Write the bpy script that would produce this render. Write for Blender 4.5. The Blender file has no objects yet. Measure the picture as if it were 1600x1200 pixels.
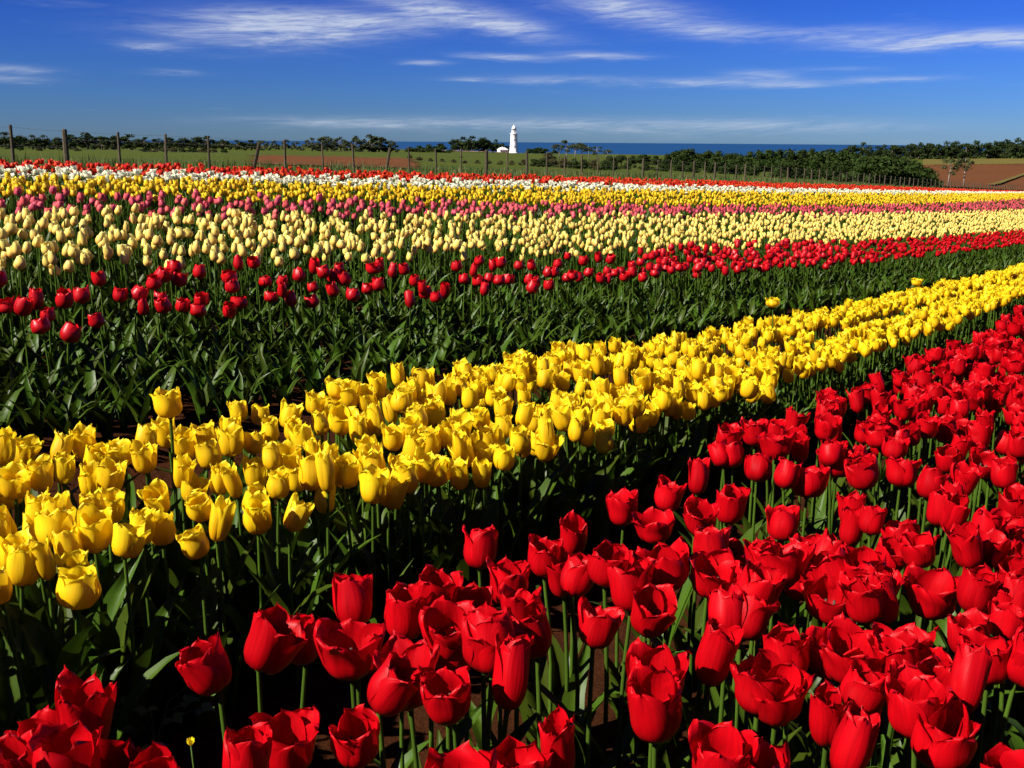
import bpy, math, random
import numpy as np
from mathutils import Vector, Matrix
rnd = random.Random(7)
npr = np.random.default_rng(7)
scene = bpy.context.scene
R = math.radians
CAMZ = 1.2

# ---------------------------------------------------------------- camera
PITCH, ROLL, F = R(13.5), R(0.38), 1600.0
cam_d = bpy.data.cameras.new('camera')
cam = bpy.data.objects.new('camera', cam_d)
scene.collection.objects.link(cam)
cam_d.sensor_width = 36.0
cam_d.lens = 36.0
cam_d.clip_start = 0.05
cam_d.clip_end = 90000.0
FW = np.array([0, math.cos(PITCH), -math.sin(PITCH)])
UP0 = np.array([0, math.sin(PITCH), math.cos(PITCH)])
RT0 = np.array([1.0, 0, 0])
RT = math.cos(ROLL) * RT0 + math.sin(ROLL) * UP0
UP = -math.sin(ROLL) * RT0 + math.cos(ROLL) * UP0
m = Matrix.Identity(4)
for i in range(3):
    m[i][0], m[i][1], m[i][2] = RT[i], UP[i], -FW[i]
m[2][3] = CAMZ
cam.matrix_world = m
scene.camera = cam
CAM = np.array([0, 0, CAMZ])

# ---------------------------------------------------------------- light
SUN_AZ, SUN_EL = R(-119), R(40)
SKY_STRENGTH, SUN_STRENGTH = 0.05, 5.0
scene.view_settings.view_transform = 'Standard'
scene.view_settings.look = 'None'
scene.view_settings.exposure = 0.95
scene.view_settings.gamma = 1.0
scene.view_settings.use_curve_mapping = False
scene.render.engine = 'CYCLES'
scene.cycles.use_light_tree = False
scene.cycles.max_bounces = 4
scene.cycles.diffuse_bounces = 2
scene.cycles.glossy_bounces = 2
scene.cycles.transmission_bounces = 4
sun_d = bpy.data.lights.new('sun', 'SUN')
sun_d.energy = SUN_STRENGTH
sun_d.angle = R(0.5)
sun_d.color = (1.0, 0.95, 0.86)
sun = bpy.data.objects.new('sun', sun_d)
scene.collection.objects.link(sun)
to_sun = Vector((math.sin(SUN_AZ) * math.cos(SUN_EL), math.cos(SUN_AZ) * math.cos(SUN_EL), math.sin(SUN_EL)))
sun.rotation_euler = (-to_sun).to_track_quat('-Z', 'Y').to_euler()
sun.location = (-20, -10, 30)


def ray(x, y):
    return FW + RT * (x - 800) / F - UP * (y - 600) / F


def project(P):
    d = np.asarray(P) - CAM
    z = d @ FW
    zz = np.where(z > 1e-3, z, 1e-3)
    return 800 + F * (d @ RT) / zz, 600 - F * (d @ UP) / zz, z


def N_(nt, kind, **kw):
    n = nt.nodes.new(kind)
    for k, v in kw.items():
        setattr(n, k, v)
    return n


def build_world():
    w = bpy.data.worlds.new('World')
    scene.world = w
    w.use_nodes = True
    w.cycles.sampling_method = 'MANUAL'
    w.cycles.sample_map_resolution = 256
    nt = w.node_tree
    nt.nodes.clear()
    L = nt.links.new
    out = N_(nt, 'ShaderNodeOutputWorld')
    bg = N_(nt, 'ShaderNodeBackground')
    bg.inputs['Strength'].default_value = SKY_STRENGTH
    sky = N_(nt, 'ShaderNodeTexSky', sky_type='NISHITA')
    sky.sun_disc = False
    sky.sun_elevation = SUN_EL
    sky.sun_rotation = SUN_AZ % (2 * math.pi)
    sky.altitude = 180
    sky.air_density = 1.0
    sky.dust_density = 0.0
    sky.ozone_density = 1.0
    # deeper, more saturated blue, the same over the whole dome
    hs = N_(nt, 'ShaderNodeGamma')
    hs.inputs['Gamma'].default_value = 1.8
    L(sky.outputs[0], hs.inputs['Color'])
    tint = N_(nt, 'ShaderNodeMix', data_type='RGBA', blend_type='MULTIPLY')
    tint.inputs[0].default_value = 1.0
    tint.inputs[7].default_value = SKY_TINT
    L(hs.outputs[0], tint.inputs[6])
    # direction -> azimuth, elevation
    tc = N_(nt, 'ShaderNodeTexCoord')
    sep = N_(nt, 'ShaderNodeSeparateXYZ')
    L(tc.outputs['Generated'], sep.inputs[0])

    def M(op, a, b=None, c=None):
        n = N_(nt, 'ShaderNodeMath', operation=op)
        for i, q in enumerate((a, b, c)):
            if q is None:
                continue
            if isinstance(q, (int, float)):
                n.inputs[i].default_value = q
            else:
                L(q, n.inputs[i])
        return n.outputs[0]
    az = M('ARCTAN2', sep.outputs[0], sep.outputs[1])
    el = M('ARCSINE', sep.outputs[2])
    comb = N_(nt, 'ShaderNodeCombineXYZ')
    L(M('MULTIPLY', az, 5.0), comb.inputs[0])
    L(M('MULTIPLY', el, 42.0), comb.inputs[1])
    n1 = N_(nt, 'ShaderNodeTexNoise')
    n1.inputs['Scale'].default_value = 2.2
    n1.inputs['Detail'].default_value = 10
    n1.inputs['Roughness'].default_value = 0.70
    n1.inputs['Distortion'].default_value = 0.6
    L(comb.outputs[0], n1.inputs['Vector'])
    wisp = N_(nt, 'ShaderNodeMapRange')
    wisp.inputs[1].default_value = 0.33
    wisp.inputs[2].default_value = 0.68
    L(n1.outputs[0], wisp.inputs[0])
    c3 = N_(nt, 'ShaderNodeCombineXYZ')
    L(M('MULTIPLY', az, 16.0), c3.inputs[0])
    L(M('MULTIPLY_ADD', az, -14.0, M('MULTIPLY', el, 210.0)), c3.inputs[1])
    n3 = N_(nt, 'ShaderNodeTexNoise')
    n3.inputs['Scale'].default_value = 1.6
    n3.inputs['Detail'].default_value = 8
    n3.inputs['Roughness'].default_value = 0.68
    n3.inputs['Distortion'].default_value = 0.8
    L(c3.outputs[0], n3.inputs['Vector'])
    fib = N_(nt, 'ShaderNodeMapRange')
    fib.inputs[1].default_value = 0.30
    fib.inputs[2].default_value = 0.70
    fib.inputs[3].default_value = 0.35
    fib.inputs[4].default_value = 1.25
    L(n3.outputs[0], fib.inputs[0])
    n2 = N_(nt, 'ShaderNodeTexNoise')
    n2.inputs['Scale'].default_value = 0.8
    n2.inputs['Detail'].default_value = 5
    n2.inputs['Roughness'].default_value = 0.6
    L(comb.outputs[0], n2.inputs['Vector'])
    # warp of streak edges
    warp = M('MULTIPLY', M('SUBTRACT', n1.outputs[0], 0.5), 0.012)
    elw = M('ADD', el, warp)
    total = None
    for (x, y, hw, hh, sl, amt) in CLOUDS:
        d = ray(x, y)
        d = d / np.linalg.norm(d)
        a0, e0 = math.atan2(d[0], d[1]), math.asin(d[2])
        sa, se = hw / F, hh / F
        da = M('SUBTRACT', az, a0)
        de = M('SUBTRACT', elw, e0)
        de = M('MULTIPLY_ADD', da, sl, de)
        q = M('ADD', M('POWER', M('ABSOLUTE', M('DIVIDE', da, sa)), 2.0), M('POWER', M('ABSOLUTE', M('DIVIDE', de, se)), 2.0))
        g = M('MULTIPLY', M('EXPONENT', M('MULTIPLY', q, -1.0)), amt)
        total = g if total is None else M('ADD', total, g)
    # the same kind of thin streaks, sparse, over the rest of the dome
    gen = N_(nt, 'ShaderNodeMapRange')
    gen.inputs[1].default_value = 0.60
    gen.inputs[2].default_value = 0.85
    gen.inputs[4].default_value = 0.45
    L(n2.outputs[0], gen.inputs[0])
    dens = M('ADD', M('MULTIPLY', total, M('MULTIPLY_ADD', wisp.outputs[0], 1.1, 0.18)), M('MULTIPLY', gen.outputs[0], wisp.outputs[0]))
    dens = M('MINIMUM', M('MULTIPLY', dens, fib.outputs[0]), 0.75)
    mix = N_(nt, 'ShaderNodeMix', data_type='RGBA')
    L(dens, mix.inputs[0])
    L(tint.outputs[2], mix.inputs[6])
    mix.inputs[7].default_value = CLOUD_COL
    L(mix.outputs[2], bg.inputs['Color'])
    L(bg.outputs[0], out.inputs[0])


# x, y, half width, half height, slope, amount: where the cirrus streaks stand
CLOUDS = [(420, 44, 135, 21, -.02, 1.1), (520, 32, 140, 14, .03, .6), (700, 18, 120, 17, .18, .95), (985, 16, 105, 18, .15, .9), (1130, 46, 60, 8, 0, .5),
          (1260, 52, 130, 7, -.03, .5), (1480, 60, 130, 9, -.02, .85), (1610, 60, 140, 10, 0, .7), (1420, 76, 45, 4, 0, .4), (795, 89, 60, 4.5, .03, .7),
          (940, 87, 60, 4.5, .03, .7), (665, 97, 30, 3, 0, .55), (870, 124, 110, 5, 0, .45), (1090, 128, 90, 5, -.02, .6), (1225, 132, 60, 5, -.02, .7),
          (1190, 116, 45, 6, .02, .5), (1400, 123, 65, 3.5, 0, .55), (240, 73, 40, 6, .04, .6), (270, 113, 35, 3, 0, .4), (5, 108, 50, 5, 0, .6), (5, 124, 50, 5, 0, .5),
          (730, 124, 25, 3, 0, .4), (800, 42, 50, 10, .1, .45), (1310, 108, 50, 4, 0, .25), (800, 193, 320, 9, 0, .42), (1150, 198, 240, 10, -.01, .38), (560, 190, 130, 6, 0, .25)]
SKY_TINT = (0.0255, 0.058, 0.198, 1)
CLOUD_COL = (6.6, 7.3, 8.6, 1)
build_world()

# ---------------------------------------------------------------- helpers
COL = scene.collection


def link(o, parent=None):
    COL.objects.link(o)
    if parent is not None:
        o.parent = parent
    return o


def tag(o, label=None, cat=None, group=None, kind=None):
    if label:
        o['label'] = label
    if cat:
        o['category'] = cat
    if group:
        o['group'] = group
    if kind:
        o['kind'] = kind
    return o


def quads(name, V, Q, mats, midx=None, pt=None, smooth=True, pc=None):
    """one mesh of quads from arrays"""
    V = np.asarray(V, np.float32)
    Q = np.asarray(Q, np.int32)
    me = bpy.data.meshes.new(name)
    me.vertices.add(len(V))
    me.vertices.foreach_set('co', V.ravel())
    me.loops.add(Q.size)
    me.loops.foreach_set('vertex_index', Q.ravel())
    me.polygons.add(len(Q))
    me.polygons.foreach_set('loop_start', np.arange(0, Q.size, 4, dtype=np.int32))
    if midx is not None:
        me.polygons.foreach_set('material_index', np.asarray(midx, np.int32))
    me.polygons.foreach_set('use_smooth', np.full(len(Q), smooth, bool))
    if pt is not None:
        a = me.attributes.new('pt', 'FLOAT', 'POINT')
        a.data.foreach_set('value', np.asarray(pt, np.float32))
    if pc is not None:
        a = me.attributes.new('pc', 'FLOAT_VECTOR', 'POINT')
        a.data.foreach_set('vector', np.asarray(pc, np.float32).ravel())
    for mt in (mats if isinstance(mats, (list, tuple)) else [mats]):
        me.materials.append(mt)
    me.update(calc_edges=True)
    me.validate()
    return me


def obj(name, me, parent=None, loc=None):
    o = bpy.data.objects.new(name, me)
    if loc is not None:
        o.location = loc
    return link(o, parent)


def grid_q(n, m_, wrap=False, off=0):
    """quads of an n x m grid of vertices, row by row"""
    i, j = np.meshgrid(np.arange(n - 1), np.arange(m_ if wrap else m_ - 1), indexing='ij')
    j2 = (j + 1) % m_
    return np.stack([i * m_ + j, i * m_ + j2, (i + 1) * m_ + j2, (i + 1) * m_ + j], -1).reshape(-1, 4) + off


class Geo:
    def __init__(self):
        self.V, self.Q, self.M, self.P, self.n = [], [], [], [], 0

    def add(self, V, Q, mi=0, pt=0.0):
        V = np.asarray(V, float)
        Q = np.asarray(Q)
        self.V.append(V)
        self.Q.append(Q + self.n)
        self.M.append(np.full(len(Q), mi))
        self.P.append(np.full(len(V), pt) if np.isscalar(pt) else np.asarray(pt))
        self.n += len(V)
        return self

    def arr(self):
        return np.concatenate(self.V), np.concatenate(self.Q), np.concatenate(self.M), np.concatenate(self.P)

    def mesh(self, name, mats, smooth=True):
        V, Q, M_, P = self.arr()
        return quads(name, V, Q, mats, M_, P, smooth)

    def box(self, lo, hi, mi=0):
        (a, b, c), (d, e, f) = lo, hi
        V = [(a, b, c), (d, b, c), (d, e, c), (a, e, c), (a, b, f), (d, b, f), (d, e, f), (a, e, f)]
        Q = [(0, 3, 2, 1), (4, 5, 6, 7), (0, 1, 5, 4), (1, 2, 6, 5), (2, 3, 7, 6), (3, 0, 4, 7)]
        return self.add(V, Q, mi)

    def tube(self, pts, rad, n=6, mi=0, cap=True):
        pts = np.asarray(pts, float)
        k = len(pts)
        rad = np.full(k, rad) if np.isscalar(rad) else np.asarray(rad, float)
        T = np.gradient(pts, axis=0)
        T /= np.linalg.norm(T, axis=1)[:, None] + 1e-12
        ref = np.array([1.0, 0, 0]) if abs(T[0][0]) < .8 else np.array([0, 1.0, 0])
        A = np.cross(T, ref)
        A /= np.linalg.norm(A, axis=1)[:, None]
        B = np.cross(T, A)
        th = np.arange(n) / n * 2 * np.pi
        V = pts[:, None] + rad[:, None, None] * (np.cos(th)[None, :, None] * A[:, None] + np.sin(th)[None, :, None] * B[:, None])
        V = V.reshape(-1, 3)
        Q = grid_q(k, n, True)
        if cap:
            V = np.vstack([V, pts[0:1], pts[-1:]])
            e = k * n
            cq = []
            for j in range(0, n, 2):
                cq.append((e, (j + 2) % n, (j + 1) % n, j))
                s = (k - 1) * n
                cq.append((e + 1, s + j, s + (j + 1) % n, s + (j + 2) % n))
            Q = np.vstack([Q, cq])
        return self.add(V, Q, mi)

    def lathe(self, prof, n=24, mi=0):
        prof = np.asarray(prof, float)
        th = np.arange(n) / n * 2 * np.pi
        V = np.stack([prof[:, 0, None] * np.cos(th), prof[:, 0, None] * np.sin(th), np.repeat(prof[:, 1, None], n, 1)], -1).reshape(-1, 3)
        return self.add(V, grid_q(len(prof), n, True), mi)


# ---------------------------------------------------------------- materials
def mat(name, col, rough=0.6, spec=0.4, ramp=None, noise=None, bump=None, trans=0.0, jit=0.0, sheen=0.0, hue=0.0, streak=None, wave=None):
    """col: base; ramp: list of (pos, colour) along the pt attribute; noise: (scale, amount, colour2); bump: (scale, strength, dist)"""
    mt = bpy.data.materials.new(name)
    mt.use_nodes = True
    nt = mt.node_tree
    L = nt.links.new
    p = nt.nodes['Principled BSDF']
    out = nt.nodes['Material Output']
    p.inputs['Roughness'].default_value = rough
    p.inputs['Specular IOR Level'].default_value = spec
    if ramp:
        at = N_(nt, 'ShaderNodeAttribute', attribute_name='pt')
        cr = N_(nt, 'ShaderNodeValToRGB')
        els = cr.color_ramp.elements
        while len(els) < len(ramp):
            els.new(0.5)
        for e, (q, c) in zip(els, ramp):
            e.position = q
            e.color = (*c, 1)
        L(at.outputs['Fac'], cr.inputs[0])
        c_out = cr.outputs[0]
    else:
        rgb = N_(nt, 'ShaderNodeRGB')
        rgb.outputs[0].default_value = (*col, 1)
        c_out = rgb.outputs[0]
    tc = N_(nt, 'ShaderNodeTexCoord')
    if noise:
        sc_, amt, c2 = noise
        n = N_(nt, 'ShaderNodeTexNoise')
        n.inputs['Scale'].default_value = sc_
        n.inputs['Detail'].default_value = 6
        n.inputs['Roughness'].default_value = 0.65
        L(tc.outputs['Object'], n.inputs['Vector'])
        mr = N_(nt, 'ShaderNodeMapRange')
        mr.inputs[1].default_value = 0.35
        mr.inputs[2].default_value = 0.68
        mr.inputs[4].default_value = amt
        L(n.outputs[0], mr.inputs[0])
        mx = N_(nt, 'ShaderNodeMix', data_type='RGBA')
        L(mr.outputs[0], mx.inputs[0])
        L(c_out, mx.inputs[6])
        mx.inputs[7].default_value = (*c2, 1)
        c_out = mx.outputs[2]
    if wave:
        wt = N_(nt, 'ShaderNodeTexWave', wave_type='BANDS', bands_direction='DIAGONAL')
        wt.inputs['Scale'].default_value = wave[0]
        wt.inputs['Distortion'].default_value = 3.0
        wt.inputs['Detail'].default_value = 3.0
        wt.inputs['Detail Scale'].default_value = 0.6
        L(tc.outputs['Object'], wt.inputs['Vector'])
        mr = N_(nt, 'ShaderNodeMapRange')
        mr.inputs[4].default_value = wave[1]
        L(wt.outputs['Fac'], mr.inputs[0])
        mx = N_(nt, 'ShaderNodeMix', data_type='RGBA')
        L(mr.outputs[0], mx.inputs[0])
        L(c_out, mx.inputs[6])
        mx.inputs[7].default_value = (*wave[2], 1)
        c_out = mx.outputs[2]
    st_h = None
    if streak:
        ap = N_(nt, 'ShaderNodeAttribute', attribute_name='pc')
        n = N_(nt, 'ShaderNodeTexNoise')
        n.inputs['Scale'].default_value = 1.0
        n.inputs['Detail'].default_value = 5
        n.inputs['Roughness'].default_value = 0.6
        L(ap.outputs['Vector'], n.inputs['Vector'])
        st_h = n.outputs[0]
        mr = N_(nt, 'ShaderNodeMapRange')
        mr.inputs[1].default_value = 0.42
        mr.inputs[2].default_value = 0.72
        mr.inputs[4].default_value = streak[0]
        L(st_h, mr.inputs[0])
        mx = N_(nt, 'ShaderNodeMix', data_type='RGBA')
        L(mr.outputs[0], mx.inputs[0])
        L(c_out, mx.inputs[6])
        mx.inputs[7].default_value = (*streak[1], 1)
        c_out = mx.outputs[2]
        b = N_(nt, 'ShaderNodeBump')
        b.inputs['Strength'].default_value = 0.45
        b.inputs['Distance'].default_value = 0.0015
        L(st_h, b.inputs['Height'])
        L(b.outputs[0], p.inputs['Normal'])
    if jit:
        oi = N_(nt, 'ShaderNodeObjectInfo')
        ge = N_(nt, 'ShaderNodeNewGeometry')
        ad = N_(nt, 'ShaderNodeMath', operation='ADD')
        L(oi.outputs['Random'], ad.inputs[0])
        L(ge.outputs['Random Per Island'], ad.inputs[1])
        fr = N_(nt, 'ShaderNodeMath', operation='FRACT')
        L(ad.outputs[0], fr.inputs[0])
        mr = N_(nt, 'ShaderNodeMapRange')
        mr.inputs[3].default_value = 1 - jit
        mr.inputs[4].default_value = 1 + jit
        L(fr.outputs[0], mr.inputs[0])
        hs = N_(nt, 'ShaderNodeHueSaturation')
        L(mr.outputs[0], hs.inputs['Value'])
        if hue:
            m2 = N_(nt, 'ShaderNodeMapRange')
            m2.inputs[3].default_value = 0.5 - hue
            m2.inputs[4].default_value = 0.5 + hue
            L(fr.outputs[0], m2.inputs[0])
            L(m2.outputs[0], hs.inputs['Hue'])
        L(c_out, hs.inputs['Color'])
        c_out = hs.outputs[0]
    L(c_out, p.inputs['Base Color'])
    if sheen:
        p.inputs['Sheen Weight'].default_value = sheen
    if bump:
        n = N_(nt, 'ShaderNodeTexNoise')
        n.inputs['Scale'].default_value = bump[0]
        n.inputs['Detail'].default_value = 8
        n.inputs['Roughness'].default_value = 0.7
        L(tc.outputs['Object'], n.inputs['Vector'])
        b = N_(nt, 'ShaderNodeBump')
        b.inputs['Strength'].default_value = bump[1]
        b.inputs['Distance'].default_value = bump[2]
        L(n.outputs[0], b.inputs['Height'])
        L(b.outputs[0], p.inputs['Normal'])
    if trans:
        t = N_(nt, 'ShaderNodeBsdfTranslucent')
        L(c_out, t.inputs[0])
        ms = N_(nt, 'ShaderNodeMixShader')
        ms.inputs[0].default_value = trans
        L(p.outputs[0], ms.inputs[1])
        L(t.outputs[0], ms.inputs[2])
        L(ms.outputs[0], out.inputs[0])
    return mt


MT = {}
pb = (90, .12, .003)
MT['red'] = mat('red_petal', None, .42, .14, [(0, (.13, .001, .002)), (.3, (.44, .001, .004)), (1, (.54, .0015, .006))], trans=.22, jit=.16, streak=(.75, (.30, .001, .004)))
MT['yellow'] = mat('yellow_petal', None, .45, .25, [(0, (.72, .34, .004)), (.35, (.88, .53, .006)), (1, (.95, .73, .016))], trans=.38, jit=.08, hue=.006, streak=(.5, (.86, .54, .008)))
MT['red_far'] = mat('scarlet_petal', None, .4, .3, [(0, (.26, .001, .003)), (1, (.60, .004, .008))], trans=.16, jit=.12)
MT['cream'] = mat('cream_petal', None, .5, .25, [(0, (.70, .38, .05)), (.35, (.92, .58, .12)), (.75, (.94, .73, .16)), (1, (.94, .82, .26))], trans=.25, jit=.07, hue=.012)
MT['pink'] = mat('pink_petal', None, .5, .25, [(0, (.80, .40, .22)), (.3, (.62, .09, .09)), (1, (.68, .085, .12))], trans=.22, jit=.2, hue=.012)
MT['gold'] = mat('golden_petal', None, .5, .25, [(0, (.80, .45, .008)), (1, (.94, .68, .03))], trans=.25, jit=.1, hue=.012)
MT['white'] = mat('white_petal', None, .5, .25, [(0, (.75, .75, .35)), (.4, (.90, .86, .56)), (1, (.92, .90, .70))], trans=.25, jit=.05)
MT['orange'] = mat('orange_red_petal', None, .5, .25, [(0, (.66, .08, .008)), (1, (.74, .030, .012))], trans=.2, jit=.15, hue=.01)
MT['stem'] = mat('stem_green', (.046, .086, .008), .5, .1, jit=.2)
MT['leaf'] = mat('tulip_leaf', (.032, .062, .004), .40, .13, noise=(14, .6, (.060, .092, .008)), trans=.14, jit=.3, hue=.02)
MT['core'] = mat('stamen_dark', (.05, .03, .02), .6)
MT['soil'] = mat('red_brown_soil', (.055, .017, .006), .95, .02, noise=(9, .8, (.030, .011, .005)), bump=(22, .9, .03))
MT['meadow'] = mat('meadow_grass', (.038, .072, .008), .95, .05, noise=(.11, .85, (.088, .076, .014)), bump=(3, .6, .2))
MT['plough'] = mat('ploughed_soil', (.150, .056, .017), .95, .05, noise=(.05, .7, (.10, .040, .014)), bump=(1.5, .7, .2), wave=(.09, .6, (.075, .030, .011)))
MT['dry'] = mat('dry_grass_track', (.135, .105, .025), .95, .05, noise=(.1, .6, (.08, .075, .014)))
MT['track'] = mat('pale_track', (.42, .27, .15), .95, .1, noise=(.2, .4, (.3, .2, .1)))
MT['blade'] = mat('grass_blade', None, .6, .3, [(0, (.036, .070, .008)), (.6, (.070, .10, .014)), (1, (.19, .145, .05))], trans=.2)
MT['post'] = mat('weathered_post', (.085, .066, .040), .9, .1, noise=(9, .6, (.045, .037, .025)), jit=.25)
MT['wire'] = mat('fence_wire', (.22, .21, .19), .5, .4)
MT['bark'] = mat('bark', (.11, .085, .06), .9, .1, noise=(5, .5, (.06, .045, .03)))
MT['pale_bark'] = mat('pale_bark', (.27, .23, .19), .9, .1, noise=(5, .5, (.16, .13, .1)))
MT['crown'] = mat('dark_foliage', (.022, .035, .008), .7, .1, trans=.12, jit=.4, hue=.02)
MT['crown2'] = mat('olive_foliage', (.045, .056, .018), .7, .12, trans=.12, jit=.4, hue=.02)
MT['bush'] = mat('bush_foliage', (.024, .040, .006), .7, .1, trans=.12, jit=.4, hue=.02)
MT['scrub'] = mat('scrub_foliage', (.060, .055, .018), .7, .1, trans=.1, jit=.4, hue=.02)
MT['weed'] = mat('weed_leaf', (.11, .20, .045), .5, .35, trans=.25, jit=.2)
MT['white_paint'] = mat('white_masonry', (.82, .81, .78), .7, .3, noise=(.6, .25, (.74, .73, .69)))
MT['glass'] = mat('dark_glass', (.03, .04, .05), .1, .6)
MT['dome'] = mat('white_dome_paint', (.84, .83, .80), .4, .4)
MT['roof'] = mat('pale_roof', (.74, .74, .73), .5, .4)
MT['metal'] = mat('rail_metal', (.75, .74, .72), .5, .4)
MT['sea'] = mat('sea_water', (.006, .045, .135), .75, .12, noise=(.0006, .4, (.008, .055, .155)))

# ---------------------------------------------------------------- terrain
AZ = R(36.3)
DX, DY = math.sin(AZ), math.cos(AZ)          # along the tulip rows
NX, NY = -math.cos(AZ), math.sin(AZ)         # across them, away from the camera
ROWS = np.array([(1.13, -1.1771, -0.0693, 0.00224, 6.8), (1.76, -1.1317, -0.0921, 0.00319, 10.4), (2.47, -1.1090, -0.0801, 0.00140, 14.4),
                 (4.20, -0.9936, -0.0740, 0.00054, 24.1), (5.00, -0.9124, -0.0664, 0.00028, 29.2), (6.90, -0.7544, -0.0580, 0.00019, 38.8),
                 (7.90, -0.6071, -0.0646, 0.00043, 44.2), (9.30, -0.5745, -0.0488, 0.00014, 51.9), (10.30, -0.4906, -0.0466, 0.00008, 57.4),
                 (12.00, -0.4592, -0.0386, -0.00005, 49.3), (28.00, -0.2802, -0.0310, -0.00008, 114.9)])
FZ = np.log(np.array([60., 100, 150, 250, 400, 600, 950, 1150, 1230, 1600]))
FT = (np.array([-800., 0, 400, 800, 1000, 1200, 1400, 1600, 2400]) - 800) / F
FD = np.array([[38, 27, 22, 20, 18, 17, 9], [34, 30, 28, 25, 23, 21.5, 11], [42, 36, 32, 28, 24, 20.5, 12], [52, 44, 40, 34, 29, 25, 22],
               [57.5, 52, 48, 40, 33, 28, 23], [66, 63, 57, 48, 40, 33, 26], [78, 72.5, 68, 62, 45, 28, 22], [79, 78, 77.5, 69, 46, 25, 20], [90, 88, 84, 72, 45, 24, 20]])
FTAB = np.concatenate([-FD * np.exp(FZ[:7])[None] / F, np.full((9, 1), -22.), np.full((9, 1), -60.), np.full((9, 1), -190.)], 1)


def sstep(x, a, b):
    t = np.clip((x - a) / (b - a), 0, 1)
    return t * t * (3 - 2 * t)


def field_z(u, v):
    rows = []
    for (rv, a, b, c, um) in ROWS:
        uc = np.clip(u, -4, um)
        sl = np.where(u > um, min(b + 2 * c * um, -.03), b + 2 * c * -4)
        rows.append(a + b * uc + c * uc * uc + (u - uc) * sl)
    Z = np.stack(rows, 0)
    k = np.clip(np.searchsorted(ROWS[:, 0], v, side='right') - 1, 0, len(ROWS) - 2)
    t = np.clip((v - ROWS[k, 0]) / (ROWS[k + 1, 0] - ROWS[k, 0]), 0, 1)
    idx = np.arange(len(u))
    return Z[k, idx] * (1 - t) + Z[k + 1, idx] * t


def far_z(x, y):
    yy = np.maximum(y, 25.0)
    t = np.clip(x / yy, FT[0], FT[-1])
    r = np.clip(np.maximum(yy, np.abs(x) * .6), 60, 1600)
    lz = np.log(r)
    i = np.clip(np.searchsorted(FT, t, side='right') - 1, 0, len(FT) - 2)
    j = np.clip(np.searchsorted(FZ, lz, side='right') - 1, 0, len(FZ) - 2)
    a = np.clip((t - FT[i]) / (FT[i + 1] - FT[i]), 0, 1)
    b = np.clip((lz - FZ[j]) / (FZ[j + 1] - FZ[j]), 0, 1)
    return (FTAB[i, j] * (1 - a) * (1 - b) + FTAB[i + 1, j] * a * (1 - b) + FTAB[i, j + 1] * (1 - a) * b + FTAB[i + 1, j + 1] * a * b)


BEDS = [(-.15, 1.2), (1.68, 2.55), (3.5, 5.0), (5.05, 7.0), (7.05, 8.05), (8.1, 9.4), (9.5, 10.4), (10.6, 12.1)]


def ground_uv(u, v):
    u = np.atleast_1d(np.asarray(u, float))
    v = np.atleast_1d(np.asarray(v, float))
    x, y = u * DX + v * NX, u * DY + v * NY
    r = np.hypot(x, y)
    w = np.maximum(sstep(v, 30, 62), sstep(r, 75, 130))
    z = field_z(u, v) * (1 - w) + far_z(x, y) * w
    near = 1 - sstep(r, 30, 60)
    up = np.zeros_like(v)
    for a, b in BEDS:
        up = np.maximum(up, sstep(v, a - .12, a + .05) * (1 - sstep(v, b - .05, b + .12)))
    z = z + near * (up - 1) * .05
    z += near * .012 * (np.sin(u * 9.1 + np.sin(v * 7) * 2) * np.sin(v * 8.3 + np.sin(u * 5.0) * 2))
    return z + CAMZ


def ground(x, y):
    x = np.atleast_1d(np.asarray(x, float))
    y = np.atleast_1d(np.asarray(y, float))
    return ground_uv(x * DX + y * DY, x * NX + y * NY)


def gz(x, y):
    return float(ground(x, y)[0])


def hit(px, py, h):
    """where the ray through a pixel meets the surface h above the ground"""
    d = ray(px, py)
    t = .5
    lo = None
    while t < 400:
        P = CAM + d * t
        if P[2] < gz(P[0], P[1]) + h:
            break
        lo = t
        t *= 1.04
    lo = lo or t * .9
    hi = t
    for _ in range(18):
        mid = (lo + hi) / 2
        P = CAM + d * mid
        if P[2] < gz(P[0], P[1]) + h:
            hi = mid
        else:
            lo = mid
    return CAM + d * hi


def at_depth(px, depth):
    """ground point in the column of a pixel at a distance along y"""
    d = ray(px, 216)
    x, y = d[0] / d[1] * depth, depth
    return x, y, gz(x, y)


def build_ground():
    def knots(lo, hi, fine_lo, fine_hi, step, grow):
        k = list(np.arange(fine_lo, fine_hi, step))
        s = step
        while k[-1] < hi:
            s *= grow
            k.append(k[-1] + min(s, 14))
        s = step
        out = []
        q = fine_lo
        while q > lo:
            s *= grow
            q -= min(s, 60)
            out.append(q)
        return np.array(out[::-1] + k)
    uk = knots(-420, 1500, -4, 14, .1, 1.05)
    vk = knots(-60, 1500, -1, 8, .085, 1.05)
    vk = np.sort(np.append(vk, [14.0]))
    Ug, Vg = np.meshgrid(uk, vk, indexing='ij')
    Zg = ground_uv(Ug.ravel(), Vg.ravel()).reshape(Ug.shape)
    near = 1 - sstep(np.hypot(Ug, Vg), 12, 25)
    Zg = Zg + near * npr.normal(0, .006, Zg.shape)
    P = np.stack([Ug * DX + Vg * NX, Ug * DY + Vg * NY, Zg], -1).reshape(-1, 3)
    Q = grid_q(len(uk), len(vk))[:, ::-1]
    cu = Ug.ravel()[Q].mean(1)
    cv = Vg.ravel()[Q].mean(1)
    field = (cv < 14.0) & (cu < 105)
    for nm, mk, mtl in (('soil_ground', field, MT['soil']), ('meadow_ground', ~field, MT['meadow'])):
        q = Q[mk]
        used, inv = np.unique(q.ravel(), return_inverse=True)
        tag(obj(nm, quads(nm, P[used], inv.reshape(-1, 4), mtl)), kind='structure')


build_ground()


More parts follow.
